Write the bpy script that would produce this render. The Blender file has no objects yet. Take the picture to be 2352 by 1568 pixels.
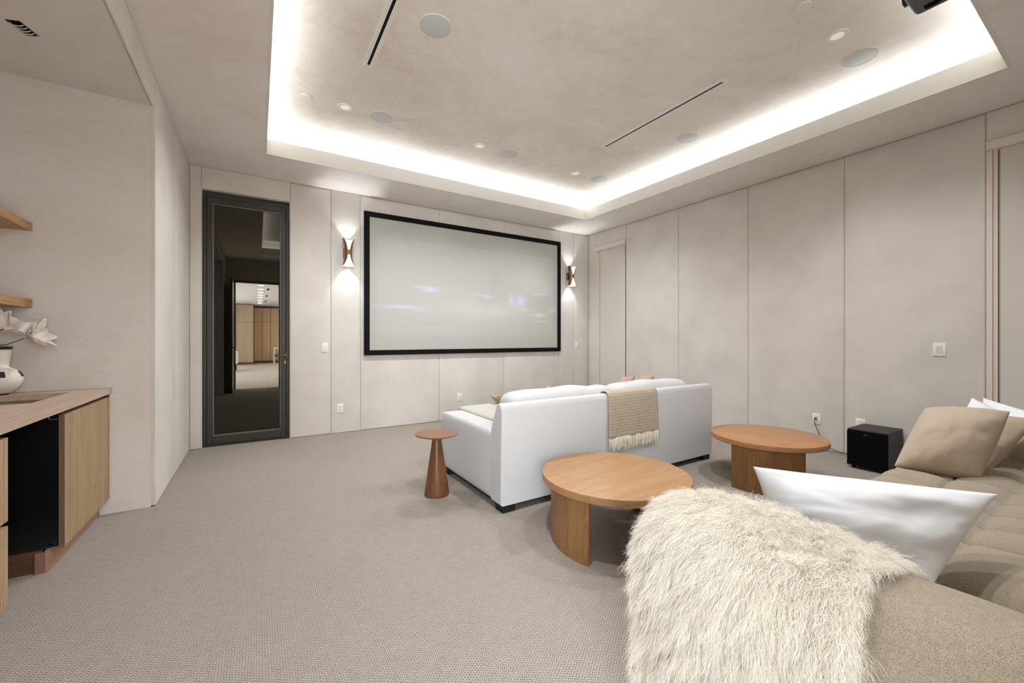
import bpy, bmesh, math, random
import numpy as np
from mathutils import Vector, Matrix, noise
random.seed(7); np.random.seed(7)
S = bpy.context.scene
COL = S.collection
PI = math.pi

# ------------------------------------------------------------------ camera, world, exposure
FPX, YAW, CYP, CH = 933.2372, 0.5601, 777.1804, 1.1913
cd = bpy.data.cameras.new('camera'); cam = bpy.data.objects.new('camera', cd); COL.objects.link(cam)
cd.sensor_width = 36; cd.lens = FPX / 2352 * 36; cd.clip_start = 0.02
cd.shift_y = -(784 - CYP) / 2352
cam.location = (0, 0, CH); cam.rotation_euler = (PI / 2, 0, -YAW)
S.camera = cam
w = bpy.data.worlds.new('world'); S.world = w; w.use_nodes = True
w.node_tree.nodes['Background'].inputs[0].default_value = (.8, .9, 1, 1)
w.node_tree.nodes['Background'].inputs[1].default_value = 0.5
S.view_settings.view_transform = 'Standard'; S.view_settings.look = 'None'
S.view_settings.exposure = 0.52; S.view_settings.gamma = 1; S.view_settings.use_curve_mapping = False
S.cycles.max_bounces = 10; S.cycles.diffuse_bounces = 6; S.cycles.glossy_bounces = 4
S.cycles.sample_clamp_indirect = 6; S.cycles.caustics_reflective = False; S.cycles.caustics_refractive = False
S.cycles.use_denoising = True

# room dimensions (metres); camera stands at the origin in the back doorway
XL, XR, YF, YB, H = -.6125, 5.075, 5.494, -.37, 3.05
TX0, TX1, TY0, TY1, TZ = .079, 4.361, .554, 4.778, 3.36     # tray in the ceiling
LIP, COVE = 3.205, .14
NY, NZ, NXB = 3.797, 2.837, -1.52                            # bar niche in the left wall

def light(name, kind, loc, power, color=(1, 1, 1), rot=(0, 0, 0), **k):
    l = bpy.data.lights.new(name, kind); o = bpy.data.objects.new(name, l); COL.objects.link(o)
    o.location = loc; o.rotation_euler = rot; l.energy = power; l.color = color
    for a, v in k.items(): setattr(l, a, v)
    return o
LED = (.90, .95, 1)
COVE_W = 3.0            # watts per metre of cove tape
for n, (x, y, lx, ly) in enumerate([((TX0 + TX1) / 2, TY1 + .085, TX1 - TX0, .045), ((TX0 + TX1) / 2, TY0 - .085, TX1 - TX0, .045),
                     (TX0 - .085, (TY0 + TY1) / 2, .045, TY1 - TY0), (TX1 + .085, (TY0 + TY1) / 2, .045, TY1 - TY0)]):
    light('cove_tape', 'AREA', (x, y, 3.185), COVE_W * max(lx, ly), LED, (PI, 0, 0), shape='RECTANGLE', size=lx, size_y=ly)
DOWN = [(.698, 4.06), (2.12, 4.07), (3.543, 4.08), (3.524, 1.227), (2.12, 1.23), (.70, 1.23)]
for x, y in DOWN:
    light('downlight_lamp', 'SPOT', (x, y, 3.345), 102, (.94, .965, 1), spot_size=2.4, spot_blend=.75, shadow_soft_size=.05)
for x in (.968, 4.609):                                       # wall sconces: one lamp up, one down
    light('sconce_lamp', 'SPOT', (x, YF - .085, 2.315), 11, (.94, .96, 1), (PI, 0, 0), spot_size=2.4, spot_blend=.8, shadow_soft_size=.018)
    light('sconce_lamp', 'SPOT', (x, YF - .085, 2.225), 11, (.94, .96, 1), (0, 0, 0), spot_size=2.4, spot_blend=.8, shadow_soft_size=.018)
# the room beyond the back doorway: daylight from its glazed left side and an unseen panel standing in for its ceiling lamps
light('far_room_daylight', 'AREA', (-1.42, -6.0, 1.4), 1100, (.80, .9, 1), (0, -PI / 2, 0), shape='RECTANGLE', size=2.2, size_y=9)
light('far_room_lamp_panel', 'AREA', (2.3, -6.0, 2.72), 800, (1, .98, .97), (0, 0, 0), shape='RECTANGLE', size=1.4, size_y=8)

# ------------------------------------------------------------------ helpers
def lin(c):
    return tuple((v / 255 / 12.92 if v / 255 <= .04045 else ((v / 255 + .055) / 1.055) ** 2.4) for v in c) + (1,)
MATS = {}
class NT:
    def __init__(s, name):
        s.m = bpy.data.materials.new(name); s.m.use_nodes = True; s.t = s.m.node_tree
        s.b = s.t.nodes['Principled BSDF']; MATS[name] = s.m
    def n(s, typ, **k):
        x = s.t.nodes.new(typ)
        for a, v in k.items():
            if a.startswith('i_'):
                key = a[2:]; key = int(key) if key.isdigit() else key.replace('_', ' ')
                x.inputs[key].default_value = v
            else: setattr(x, a, v)
        return x
    def l(s, a, b): s.t.links.new(a, b)
    def math(s, op, a, b=None, c=None):
        x = s.t.nodes.new('ShaderNodeMath'); x.operation = op
        for i, v in enumerate((a, b, c)):
            if v is None: continue
            if isinstance(v, (int, float)): x.inputs[i].default_value = v
            else: s.l(v, x.inputs[i])
        return x.outputs[0]
    def mix(s, f, a, b):
        x = s.t.nodes.new('ShaderNodeMix'); x.data_type = 'RGBA'
        for i, v in ((0, f), (6, a), (7, b)):
            if isinstance(v, (int, float, tuple)): x.inputs[i].default_value = v
            else: s.l(v, x.inputs[i])
        return x.outputs[2]
    def coord(s, scale=(1, 1, 1), rot=(0, 0, 0)):
        t = s.n('ShaderNodeTexCoord'); m = s.n('ShaderNodeMapping')
        m.inputs['Scale'].default_value = scale; m.inputs['Rotation'].default_value = rot
        s.l(t.outputs['Object'], m.inputs[0]); return m.outputs[0]
    def noise(s, vec, scale, detail=4, rough=.55, dist=0):
        x = s.n('ShaderNodeTexNoise'); x.inputs['Scale'].default_value = scale; x.inputs['Detail'].default_value = detail
        x.inputs['Roughness'].default_value = rough; x.inputs['Distortion'].default_value = dist
        s.l(vec, x.inputs['Vector']); return x.outputs[0]
    def ramp(s, f, stops):
        x = s.n('ShaderNodeValToRGB'); e = x.color_ramp.elements
        while len(e) < len(stops): e.new(.5)
        for q, (p, c) in zip(e, stops): q.position = p; q.color = c if len(c) == 4 else tuple(c) + (1,)
        s.l(f, x.inputs[0]); return x.outputs[0]
    def bump(s, h, strength, dist=.01):
        x = s.n('ShaderNodeBump'); x.inputs['Strength'].default_value = strength; x.inputs['Distance'].default_value = dist
        s.l(h, x.inputs['Height']); s.l(x.outputs[0], s.b.inputs['Normal'])
    def set(s, **k):
        for a, v in k.items():
            i = s.b.inputs[a.replace('_', ' ')]
            if hasattr(v, 'is_linked') or hasattr(v, 'links'): s.l(v, i)
            else: i.default_value = v
        return s
def plain(name, rgb, rough=.5, metal=0, spec=.5, **k):
    t = NT(name); t.set(Base_Color=lin(rgb), Roughness=rough, Metallic=metal)
    t.b.inputs['Specular IOR Level'].default_value = spec
    for a, v in k.items(): t.b.inputs[a.replace('_', ' ')].default_value = v
    return t.m

def m_plaster(name, c, var=.05, rough=.75, bump=.08):
    t = NT(name); v = t.coord(); v2 = t.coord(scale=(1, 1, 2.6), rot=(.3, .5, .4))
    n1 = t.noise(v, .9, 4, .6, 1.2); n2 = t.noise(v2, 4.5, 6, .65, 2.0)
    f = t.math('ADD', t.math('MULTIPLY', n1, .6), t.math('MULTIPLY', n2, .4))
    c = np.array(c)
    t.set(Base_Color=t.ramp(f, [(.34, lin(c * (1 - var) * np.array([1.0, .985, .97]))), (.5, lin(c)), (.66, lin(np.minimum(c * (1 + var * .8), 250) * np.array([.99, 1, 1.015])))]), Roughness=rough)
    t.b.inputs['Specular IOR Level'].default_value = .25
    t.bump(n2, bump, .01); return t.m
def m_fabric(name, c, scale=900, var=.06, rough=.9, bump=.25, sheen=.2, big=.03):
    t = NT(name); k = scale
    va = t.coord(scale=(k, k * .12, k * .5)); vb = t.coord(scale=(k * .12, k, k * .12)); v = t.coord()
    n1 = t.noise(va, 1, 2); n2 = t.noise(vb, 1, 2); nb = t.noise(v, 2.2, 3)
    f = t.math('ADD', t.math('MULTIPLY', n1, .5), t.math('MULTIPLY', n2, .5))
    c = np.array(c, float); base = t.ramp(f, [(.3, lin(c * (1 - var))), (.7, lin(np.minimum(c * (1 + var), 252)))])
    t.set(Base_Color=t.mix(t.ramp(nb, [(.35, (0, 0, 0)), (.65, (1, 1, 1))]), base, t.mix(.5, base, lin(c * (1 - big)))), Roughness=rough)
    t.b.inputs['Sheen Weight'].default_value = sheen; t.b.inputs['Specular IOR Level'].default_value = .2
    t.bump(f, bump, .002); return t.m
def m_boucle(name, c):
    t = NT(name); v = t.coord(); vo = t.n('ShaderNodeTexVoronoi'); vo.inputs['Scale'].default_value = 620; nz = t.noise(v, 90, 3, .6)
    m = t.n('ShaderNodeVectorMath', operation='ADD'); sc = t.n('ShaderNodeVectorMath', operation='SCALE'); sc.inputs[3].default_value = .006
    n3 = t.n('ShaderNodeTexNoise'); n3.inputs['Scale'].default_value = 120; t.l(v, n3.inputs[0]); t.l(n3.outputs[1], sc.inputs[0]); t.l(v, m.inputs[0]); t.l(sc.outputs[0], m.inputs[1]); t.l(m.outputs[0], vo.inputs[0])
    f = t.math('ADD', t.math('MULTIPLY', t.math('SUBTRACT', 1, vo.outputs[0]), .7), t.math('MULTIPLY', nz, .3))
    c = np.array(c, float); t.set(Base_Color=t.ramp(f, [(.3, lin(c * .78)), (.6, lin(c)), (.85, lin(c * 1.08))]), Roughness=.95)
    t.b.inputs['Sheen Weight'].default_value = .3; t.b.inputs['Specular IOR Level'].default_value = .15; t.bump(f, .6, .003); return t.m

def m_wood(name, c1, c2, c3, axis='X', scale=1, rough=.45, rings=9):
    t = NT(name)
    st = {'X': (.6, 9, 9), 'Y': (9, .6, 9), 'Z': (9, 9, .6)}[axis]
    v = t.coord(scale=tuple(k * scale for k in st)); fine = t.coord(scale=tuple(k * scale * (14 if k > 1 else 2.5) for k in st))
    n1 = t.noise(v, 1.2, 5, .55, 1.0); n2 = t.noise(fine, 1.0, 3, .6)
    wv = t.math('FRACT', t.math('MULTIPLY', n1, rings))
    tri = t.math('ABSOLUTE', t.math('SUBTRACT', t.math('MULTIPLY', wv, 2), 1))
    f = t.math('ADD', t.math('ADD', t.math('MULTIPLY', n1, .45), t.math('MULTIPLY', tri, .16)), t.math('MULTIPLY', n2, .4))
    t.set(Base_Color=t.ramp(f, [(.28, lin(c1)), (.5, lin(c2)), (.74, lin(c3))]), Roughness=rough)
    t.b.inputs['Specular IOR Level'].default_value = .4
    t.bump(n2, .06, .003); return t.m

def m_carpet():
    t = NT('carpet_loop'); tc = t.n('ShaderNodeTexCoord'); sp = t.n('ShaderNodeSeparateXYZ'); t.l(tc.outputs['Object'], sp.inputs[0])
    nz = t.noise(tc.outputs['Object'], 60, 2)
    x = t.math('ADD', sp.outputs[0], t.math('MULTIPLY', nz, .004)); y = t.math('ADD', sp.outputs[1], t.math('MULTIPLY', nz, .006))
    W, P = .018, .0125
    tri = t.math('ABSOLUTE', t.math('SUBTRACT', t.math('MULTIPLY', t.math('FRACT', t.math('DIVIDE', x, W)), 2), 1))
    ph = t.math('ADD', t.math('DIVIDE', y, P), t.math('MULTIPLY', tri, .85))
    st = t.math('ABSOLUTE', t.math('SUBTRACT', t.math('MULTIPLY', t.math('FRACT', ph), 2), 1))
    edge = t.math('ABSOLUTE', t.math('SUBTRACT', t.math('MULTIPLY', tri, 2), 1))       # seam between columns
    loop = t.math('MULTIPLY', t.math('POWER', st, .6), t.math('SUBTRACT', 1, t.math('MULTIPLY', t.math('POWER', edge, 5), .6)))
    fz = t.noise(tc.outputs['Object'], 420, 3, .7); bz = t.noise(tc.outputs['Object'], 1.3, 4, .6, .5); mz = t.noise(tc.outputs['Object'], 26, 3)
    f = t.math('ADD', t.math('MULTIPLY', loop, .75), t.math('MULTIPLY', fz, .35))
    col = t.ramp(f, [(.12, lin((96, 87, 77))), (.45, lin((148, 137, 126))), (.9, lin((196, 186, 175)))])
    col = t.mix(t.ramp(bz, [(.35, (0, 0, 0)), (.65, (1, 1, 1))]), col, t.mix(.10, col, lin((120, 104, 92))))
    col = t.mix(t.ramp(mz, [(.3, (0, 0, 0)), (.7, (1, 1, 1))]), col, t.mix(.12, col, lin((205, 195, 185))))
    t.set(Base_Color=col, Roughness=.95); t.b.inputs['Specular IOR Level'].default_value = .1; t.b.inputs['Sheen Weight'].default_value = .1
    t.bump(f, .9, .006); return t.m

M = dict(
    wall=m_plaster('plaster_wall', (217, 213, 208), .03), soffit=m_plaster('plaster_soffit', (229, 224, 219), .03),
    ceil=m_plaster('plaster_ceiling', (228, 220, 211), .05, .6, .12), panel=m_fabric('panel_suede', (219, 214, 207), 700, .02, .85, .08, .15, .10),
    fascia=plain('fascia_paint', (218, 216, 209), .8), cove=plain('cove_paint', (226, 225, 220), .8), gap=plain('gap_dark', (176, 169, 157), .9),
    carpet=m_carpet(), frameblack=plain('screen_frame_black', (4, 4, 6), .7, 0, .2), black=plain('black_matte', (10, 10, 12), .6), blackgloss=plain('black_gloss', (7, 8, 12), .28),
    white=plain('white_plastic', (232, 232, 230), .4), trimw=plain('white_trim', (228, 225, 218), .5), grille=plain('grille_white', (205, 207, 206), .8),
    dark=plain('slot_dark', (8, 8, 8), .9, 0, .1), frame=plain('door_bronze', (62, 57, 52), .38, .35), framelip=plain('door_grey', (96, 100, 102), .4, .3),
    shade=m_fabric('shade_cloth', (214, 209, 200), 1200, .01, .8, .05, 0, .02), pelmet=plain('pelmet_paint', (222, 212, 199), .6),
    oak=m_wood('oak_table', (142, 104, 66), (158, 120, 80), (170, 134, 94), 'X', 1), oak2=m_wood('oak_table_relit', (140, 98, 64), (158, 114, 77), (172, 130, 92), 'Y', 1),  # oak2: same oak, the second table's different light put into its colour
    oakv=m_wood('oak_leg', (112, 80, 46), (140, 102, 62), (160, 122, 78), 'Z', 1.2), oakv2=m_wood('oak_leg_relit', (92, 64, 36), (118, 84, 50), (138, 102, 66), 'Z', 1.2),  # oakv2: twin table's legs, darker because their light is in the colour
    walnut=m_wood('walnut_top', (110, 76, 56), (132, 94, 72), (146, 108, 86), 'X', 1.4, .35), walnutv=m_wood('walnut_base', (82, 50, 28), (106, 68, 38), (124, 84, 50), 'Z', 1.4, .3),
    cab=m_wood('cabinet_oak', (146, 120, 90), (166, 140, 108), (180, 156, 124), 'Z', 1.6, .55), cabd=m_wood('cabinet_edge', (88, 64, 46), (108, 82, 60), (124, 96, 72), 'Z', 1.4, .6),
    shelf=m_wood('shelf_oak', (150, 116, 76), (176, 140, 96), (192, 158, 114), 'Y', 1.4, .5), stone=m_wood('counter_stone', (164, 142, 122), (186, 164, 144), (200, 180, 160), 'Y', .8, .45, 5),
    stoned=m_wood('sink_stone', (112, 92, 66), (136, 114, 86), (152, 130, 102), 'Z', 1.6, .5),
    toe=m_wood('toe_oak', (140, 108, 84), (158, 126, 102), (172, 142, 118), 'Y', 1.3, .6), ply=m_wood('ply_dark', (62, 40, 24), (84, 56, 34), (98, 68, 44), 'X', 1.3, .7), block=m_wood('block_red', (112, 76, 60), (132, 94, 76), (144, 106, 88), 'Z', 1.2, .7),
    linen=m_fabric('sofa_linen', (188, 187, 186), 1100, .035, .9, .3, .2, .02), seat=m_fabric('seat_linen', (178, 175, 165), 1100, .03, .9, .2, .2, .02), piping=plain('piping_taupe', (140, 126, 104), .8),
    boucle=m_boucle('boucle_tan', (165, 150, 129)), whitecot=m_fabric('cotton_white', (226, 227, 229), 1400, .015, .95, .15, .0, .03),
    beigelin=m_fabric('linen_beige', (172, 156, 136), 1100, .04, .9, .25, .2, .07), pink=m_fabric('linen_clay', (178, 140, 118), 900, .05, .9, .2, .2, .08),
    pelt=plain('pelt_cream', (240, 230, 212), .95), bronze=plain('sconce_bronze', (150, 118, 84), .32, .85), inner=plain('sconce_inner', (245, 232, 214), .5),
    ceramic=plain('vase_ceramic', (232, 228, 218), .15), stem=plain('stem_brown', (62, 48, 34), .8), pistil=plain('pistil_orange', (190, 130, 40), .7),
    subwood=m_wood('speaker_wood', (26, 23, 22), (40, 36, 34), (56, 51, 48), 'Y', 2.0, .5), rubber=plain('cord_black', (20, 17, 16), .5), copper=plain('badge_copper', (190, 110, 50), .4, .6),
    chrome=plain('steel', (190, 195, 200), .25, 1), brass=plain('handle_bronze', (92, 82, 62), .3, .8), tray=m_wood('bowl_wood', (160, 136, 92), (184, 160, 114), (200, 178, 134), 'X', 2, .5),
    greycloth=m_fabric('cloth_grey', (120, 116, 112), 500, .2, .9, .4, .1), projector=plain('projector_grey', (74, 72, 70), .5),
    farceil=plain('far_ceiling', (222, 220, 218), .8), farcab=m_wood('far_oak', (206, 172, 136), (220, 188, 152), (230, 200, 168), 'Z', 1.0, .6), farcab2=m_wood('far_oak_grey', (170, 150, 124), (184, 164, 138), (196, 178, 152), 'Z', 1, .6),
)
def m_glass():
    t = NT('tinted_glass'); t.set(Base_Color=(.004, .003, .002, 1), Roughness=.0); t.b.inputs['IOR'].default_value = 1.5
    t.b.inputs['Specular IOR Level'].default_value = .75; t.b.inputs['Specular Tint'].default_value = (1, .93, .80, 1); return t.m
M['glass'] = m_glass()
def m_emit(name, c, s):
    t = NT(name); t.set(Base_Color=lin(c), Emission_Color=lin(c), Emission_Strength=s); return t.m
M['lampface'] = m_emit('lamp_face', (255, 250, 244), .18); M['farlamp'] = m_emit('far_lamp_face', (255, 252, 245), 150); M['bulb'] = m_emit('sconce_bulb', (255, 252, 248), 9)
def m_floor_planks():
    t = NT('far_planks'); v = t.coord(scale=(6, .7, 1)); n = t.noise(v, 3, 5, .6)
    t.set(Base_Color=t.ramp(n, [(.3, lin((180, 170, 160))), (.7, lin((216, 208, 200)))]), Roughness=.45); return t.m
M['planks'] = m_floor_planks()
def m_throw():
    t = NT('woven_throw'); tc = t.n('ShaderNodeTexCoord'); sp = t.n('ShaderNodeSeparateXYZ'); t.l(tc.outputs['UV'], sp.inputs[0])
    a = t.math('MULTIPLY', sp.outputs[0], 1 / .017); b = t.math('MULTIPLY', sp.outputs[1], 1 / .024)
    ta = t.math('ABSOLUTE', t.math('SUBTRACT', t.math('MULTIPLY', t.math('FRACT', a), 2), 1)); tb = t.math('ABSOLUTE', t.math('SUBTRACT', t.math('MULTIPLY', t.math('FRACT', b), 2), 1))
    ring = t.math('FRACT', t.math('MULTIPLY', t.math('ADD', ta, tb), 1.5))
    nz = t.noise(tc.outputs['UV'], 300, 2)
    f = t.math('ADD', t.math('MULTIPLY', ring, .8), t.math('MULTIPLY', nz, .3))
    t.set(Base_Color=t.ramp(f, [(.35, lin((100, 78, 52))), (.5, lin((158, 140, 115))), (.72, lin((216, 204, 182)))]), Roughness=.95); t.bump(f, .5, .003); return t.m
M['throw'] = m_throw(); M['fringe'] = plain('fringe_cream', (226, 216, 196), .95)

def link(o, parent=None):
    COL.objects.link(o)
    if parent is not None: o.parent = parent
    return o
def thing(name, label, cat, loc=(0, 0, 0), rotz=0, group=None, rot=None):
    o = bpy.data.objects.new(name, None); o.empty_display_size = .1; o.location = loc; o.rotation_euler = rot or (0, 0, rotz)
    o['label'] = label; o['category'] = cat
    if group: o['group'] = group
    return link(o)
def tag(o, label, cat, group=None, kind=None):
    o['label'] = label; o['category'] = cat
    if group: o['group'] = group
    if kind: o['kind'] = kind
    return o
def obj(name, bm, mat, parent=None, smooth=False, world=False, mod=None):
    if world and parent is not None: bmesh.ops.translate(bm, vec=-Vector(parent.location), verts=bm.verts)
    bmesh.ops.recalc_face_normals(bm, faces=bm.faces)
    me = bpy.data.meshes.new(name); bm.to_mesh(me); bm.free()
    for m in (mat if isinstance(mat, (list, tuple)) else [mat]): me.materials.append(MATS[m] if isinstance(m, str) and m in MATS else (M[m] if isinstance(m, str) else m))
    if smooth:
        me.polygons.foreach_set('use_smooth', [True] * len(me.polygons))
        if smooth != 'all': me.set_sharp_from_angle(angle=math.radians(38))
    o = bpy.data.objects.new(name, me); link(o, parent)
    return o
def struct(name, bm, mat, parent=None, **k):
    o = obj(name, bm, mat, parent, **k)
    if parent is None: o['kind'] = 'structure'
    return o
def box(bm, x0, x1, y0, y1, z0, z1, bevel=0, seg=2, mi=0):
    r = bmesh.ops.create_cube(bm, size=1)
    vs = r['verts']
    for v in vs: v.co = Vector(((x0 + x1) / 2 + v.co.x * (x1 - x0), (y0 + y1) / 2 + v.co.y * (y1 - y0), (z0 + z1) / 2 + v.co.z * (z1 - z0)))
    fs = set(f for v in vs for f in v.link_faces)
    for f in fs: f.material_index = mi
    if bevel:
        es = list(set(e for v in vs for e in v.link_edges))
        rr = bmesh.ops.bevel(bm, geom=es, offset=bevel, segments=seg, profile=.5, affect='EDGES')
        for f in rr['faces']: f.material_index = mi
    return bm
def B(*a, **k): return box(bmesh.new(), *a, **k)
def boxes(L, bevel=0, seg=2):
    bm = bmesh.new()
    for a in L: box(bm, *a, bevel=bevel, seg=seg)
    return bm
def lathe(bm, prof, seg=48, c=(0, 0), cap=True):
    rings = []
    for r, z in prof:
        rings.append([bm.verts.new((c[0] + r * math.cos(2 * PI * i / seg), c[1] + r * math.sin(2 * PI * i / seg), z)) for i in range(seg)])
    for a, b in zip(rings, rings[1:]):
        for i in range(seg): bm.faces.new((a[i], a[(i + 1) % seg], b[(i + 1) % seg], b[i]))
    if cap: bm.faces.new(rings[0]); bm.faces.new(rings[-1])
    return bm
def prism(bm, pts, y0, y1, axes='XZ'):
    def P(a, b, t): return {'XZ': (a, t, b), 'YZ': (t, a, b), 'XY': (a, b, t)}[axes]
    A = [bm.verts.new(P(a, b, y0)) for a, b in pts]; Bv = [bm.verts.new(P(a, b, y1)) for a, b in pts]
    n = len(pts)
    for i in range(n): bm.faces.new((A[i], A[(i + 1) % n], Bv[(i + 1) % n], Bv[i]))
    bm.faces.new(A); bm.faces.new(Bv); return bm
def tube(bm, pts, r, seg=8, r1=None):
    pts = [Vector(p) for p in pts]; rings = []
    for i, p in enumerate(pts):
        d = (pts[min(i + 1, len(pts) - 1)] - pts[max(i - 1, 0)]).normalized()
        a = d.cross(Vector((0, 0, 1)) if abs(d.z) < .9 else Vector((1, 0, 0))).normalized(); b = d.cross(a)
        rr = r if r1 is None else r + (r1 - r) * i / (len(pts) - 1)
        rings.append([bm.verts.new(p + (a * math.cos(2 * PI * k / seg) + b * math.sin(2 * PI * k / seg)) * rr) for k in range(seg)])
    for a, b in zip(rings, rings[1:]):
        for k in range(seg): bm.faces.new((a[k], a[(k + 1) % seg], b[(k + 1) % seg], b[k]))
    bm.faces.new(rings[0]); bm.faces.new(rings[-1]); return bm
def smoothpath(pts, n=8):
    out = []; P = [Vector(p) for p in pts]; P = [P[0]] + P + [P[-1]]
    for i in range(1, len(P) - 2):
        for k in range(n):
            t = k / n; a, b, c, d = P[i - 1], P[i], P[i + 1], P[i + 2]
            out.append(.5 * ((2 * b) + (c - a) * t + (2 * a - 5 * b + 4 * c - d) * t * t + (3 * b - a - 3 * c + d) * t ** 3))
    out.append(P[-2]); return out
def grid(bm, F, nu, nv, closed_u=False):
    V = [[bm.verts.new(F(i / (nu if closed_u else nu - 1), j / (nv - 1))) for j in range(nv)] for i in range(nu)]
    for i in range(nu if closed_u else nu - 1):
        for j in range(nv - 1):
            bm.faces.new((V[i][j], V[(i + 1) % nu][j], V[(i + 1) % nu][j + 1], V[i][j + 1]))
    return V
def ray(u, v, t):
    r = (u - 1176) / FPX; c, s = math.cos(YAW), math.sin(YAW)
    return Vector(((r * c + s) * t, (-r * s + c) * t, CH - (v - CYP) / FPX * t))
def dup(root, loc=None, label=None):
    r = root.copy(); COL.objects.link(r)
    if loc is not None: r.location = loc
    if label: r['label'] = label
    for ch in list(root.children):
        c = ch.copy(); COL.objects.link(c); c.parent = r
        for g in ch.children:
            d = g.copy(); COL.objects.link(d); d.parent = c
    return r

# ================================================================== THE ROOM
struct('floor', B(NXB - .05, XR + .15, YB - .02, YF + .2, -.05, 0), 'carpet')
# --- ceiling: flat border, cove shelf and lip, raised tray
bm = bmesh.new(); ex0, ex1, ey0, ey1 = XL - .1, XR + .15, YB - .1, YF + .15
def ringbox(bm, X0, X1, Y0, Y1, x0, x1, y0, y1, z0, z1):
    box(bm, X0, X1, y1, Y1, z0, z1); box(bm, X0, X1, Y0, y0, z0, z1); box(bm, X0, x0, y0, y1, z0, z1); box(bm, x1, X1, y0, y1, z0, z1)
ringbox(bm, ex0, ex1, ey0, ey1, TX0 - .01, TX1 + .01, TY0 - .01, TY1 + .01, H, 3.075)
struct('ceiling', bm, 'soffit')
c = COVE
ce = struct('ceiling_tray', B(TX0 - .4, TX1 + .4, TY0 - .4, TY1 + .4, TZ, TZ + .08), 'ceil')
bm = bmesh.new(); ringbox(bm, TX0 - .4, TX1 + .4, TY0 - .4, TY1 + .4, TX0 - c, TX1 + c, TY0 - c, TY1 + c, 3.075, TZ)
struct('ceiling_cove', bm, 'cove')
bm = bmesh.new(); ringbox(bm, TX0 - .02, TX1 + .02, TY0 - .02, TY1 + .02, TX0, TX1, TY0, TY1, H - .001, LIP)
struct('trim_1', bm, 'fascia')

def wallpanel(parent, x0, x1, z0, z1, T, bevel=.012, name='wall_panel', mat='panel', seg=4):
    """padded panel in wall space: x along the wall, z up, T maps (x, depth, z) to the room"""
    g = .0018; bm = B(x0 + g, x1 - g, -.03, .0, z0 + g, z1 - g, bevel=bevel, seg=seg)
    for v in bm.verts: v.co = Vector(T(v.co.x, v.co.y, v.co.z))
    o = obj(name, bm, mat, parent, smooth='all'); return o
# --- front wall (screen wall)
DX0, DX1, DZ = -.512, .332, 2.82
bm = bmesh.new()
box(bm, XL - .1, DX0, YF + .010, YF + .16, 0, H); box(bm, DX1, XR + .1, YF + .010, YF + .16, 0, H); box(bm, DX0, DX1, YF + .010, YF + .16, DZ, H)
box(bm, DX0 - .05, DX1 + .05, YF + .19, YF + .25, 0, H)
wf = struct('wall_front', bm, 'gap')
def TF(x, d, z): return (x, YF - d - .0, z)          # d in [-.03, 0]: 0 is the face
wallpanel(wf, XL, DX0, .004, H, TF, .004); wallpanel(wf, DX0, DX1, DZ, H, TF, .005)
wallpanel(wf, DX1, .779, .004, H - .009, TF, .010); wallpanel(wf, .779, 1.132, .002, H, TF, .006)
for a, b in ((1.132, 2.214), (2.214, 3.299), (3.299, 4.391)): wallpanel(wf, a, b, .006, H - .012, TF, .006)
wallpanel(wf, 4.391, 4.743, .002, H, TF, .006); wallpanel(wf, 4.743, XR, .002, H - .006, TF, .006)
obj('door_reveal', boxes([(DX0, DX0 + .004, YF - .0, YF + .06, 0, DZ), (DX1 - .004, DX1, YF, YF + .06, 0, DZ), (DX0, DX1, YF, YF + .06, DZ - .004, DZ)]), 'soffit', wf)
# --- right wall with two shaded windows
W1, W2 = (4.615, 5.286), (-.15, .759)
bm = bmesh.new()
box(bm, XR + .1, XR + .16, YB - .1, YF + .1, 0, H); box(bm, XR + .009, XR + .1, W2[1], W1[0], 0, H); box(bm, XR + .009, XR + .1, W1[1], YF + .1, 0, H)
box(bm, XR + .009, XR + .1, YB, W2[0], 0, H); box(bm, XR + .009, XR + .1, W1[0], W1[1], 2.8, H); box(bm, XR + .009, XR + .1, W2[0], W2[1], 2.8, H)
wr = struct('wall_right', bm, 'gap')
def TR(y, d, z): return (XR - d, y, z)
wallpanel(wr, W1[1], YF, .004, H - .003, TR, .005)
for a, b in ((3.64, 4.615), (2.671, 3.64), (1.712, 2.671), (.759, 1.712)): wallpanel(wr, a, b, .012, H - .006, TR, .015)
wallpanel(wr, YB, W2[0], .004, H, TR, .012)
for a, b in (W1, W2): wallpanel(wr, a, b, 2.8, H - .003, TR, .006)
for n, (a, b) in enumerate((W1, W2)):
    wn = struct('window_%d' % (n + 1), B(XR + .075, XR + .09, a + .01, b - .01, .05, 2.79), 'shade')
    obj('pelmet', B(XR - .035, XR + .06, a + .004, b - .004, 2.725, 2.795, bevel=.003), 'pelmet', wn)
    obj('roller_shade', B(XR + .012, XR + .016, a + .02, b - .075, .02, 2.74), 'shade', wn)
    obj('side_channel', boxes([(XR - .004, XR + .07, b - .035, b - .002, 0, 2.728), (XR + .006, XR + .07, b - .062, b - .036, 0, 2.728)], .002), 'pelmet', wn)
    obj('shade_gap', B(XR + .017, XR + .07, b - .075, b - .066, 0, 2.73), 'gap', wn)
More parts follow.
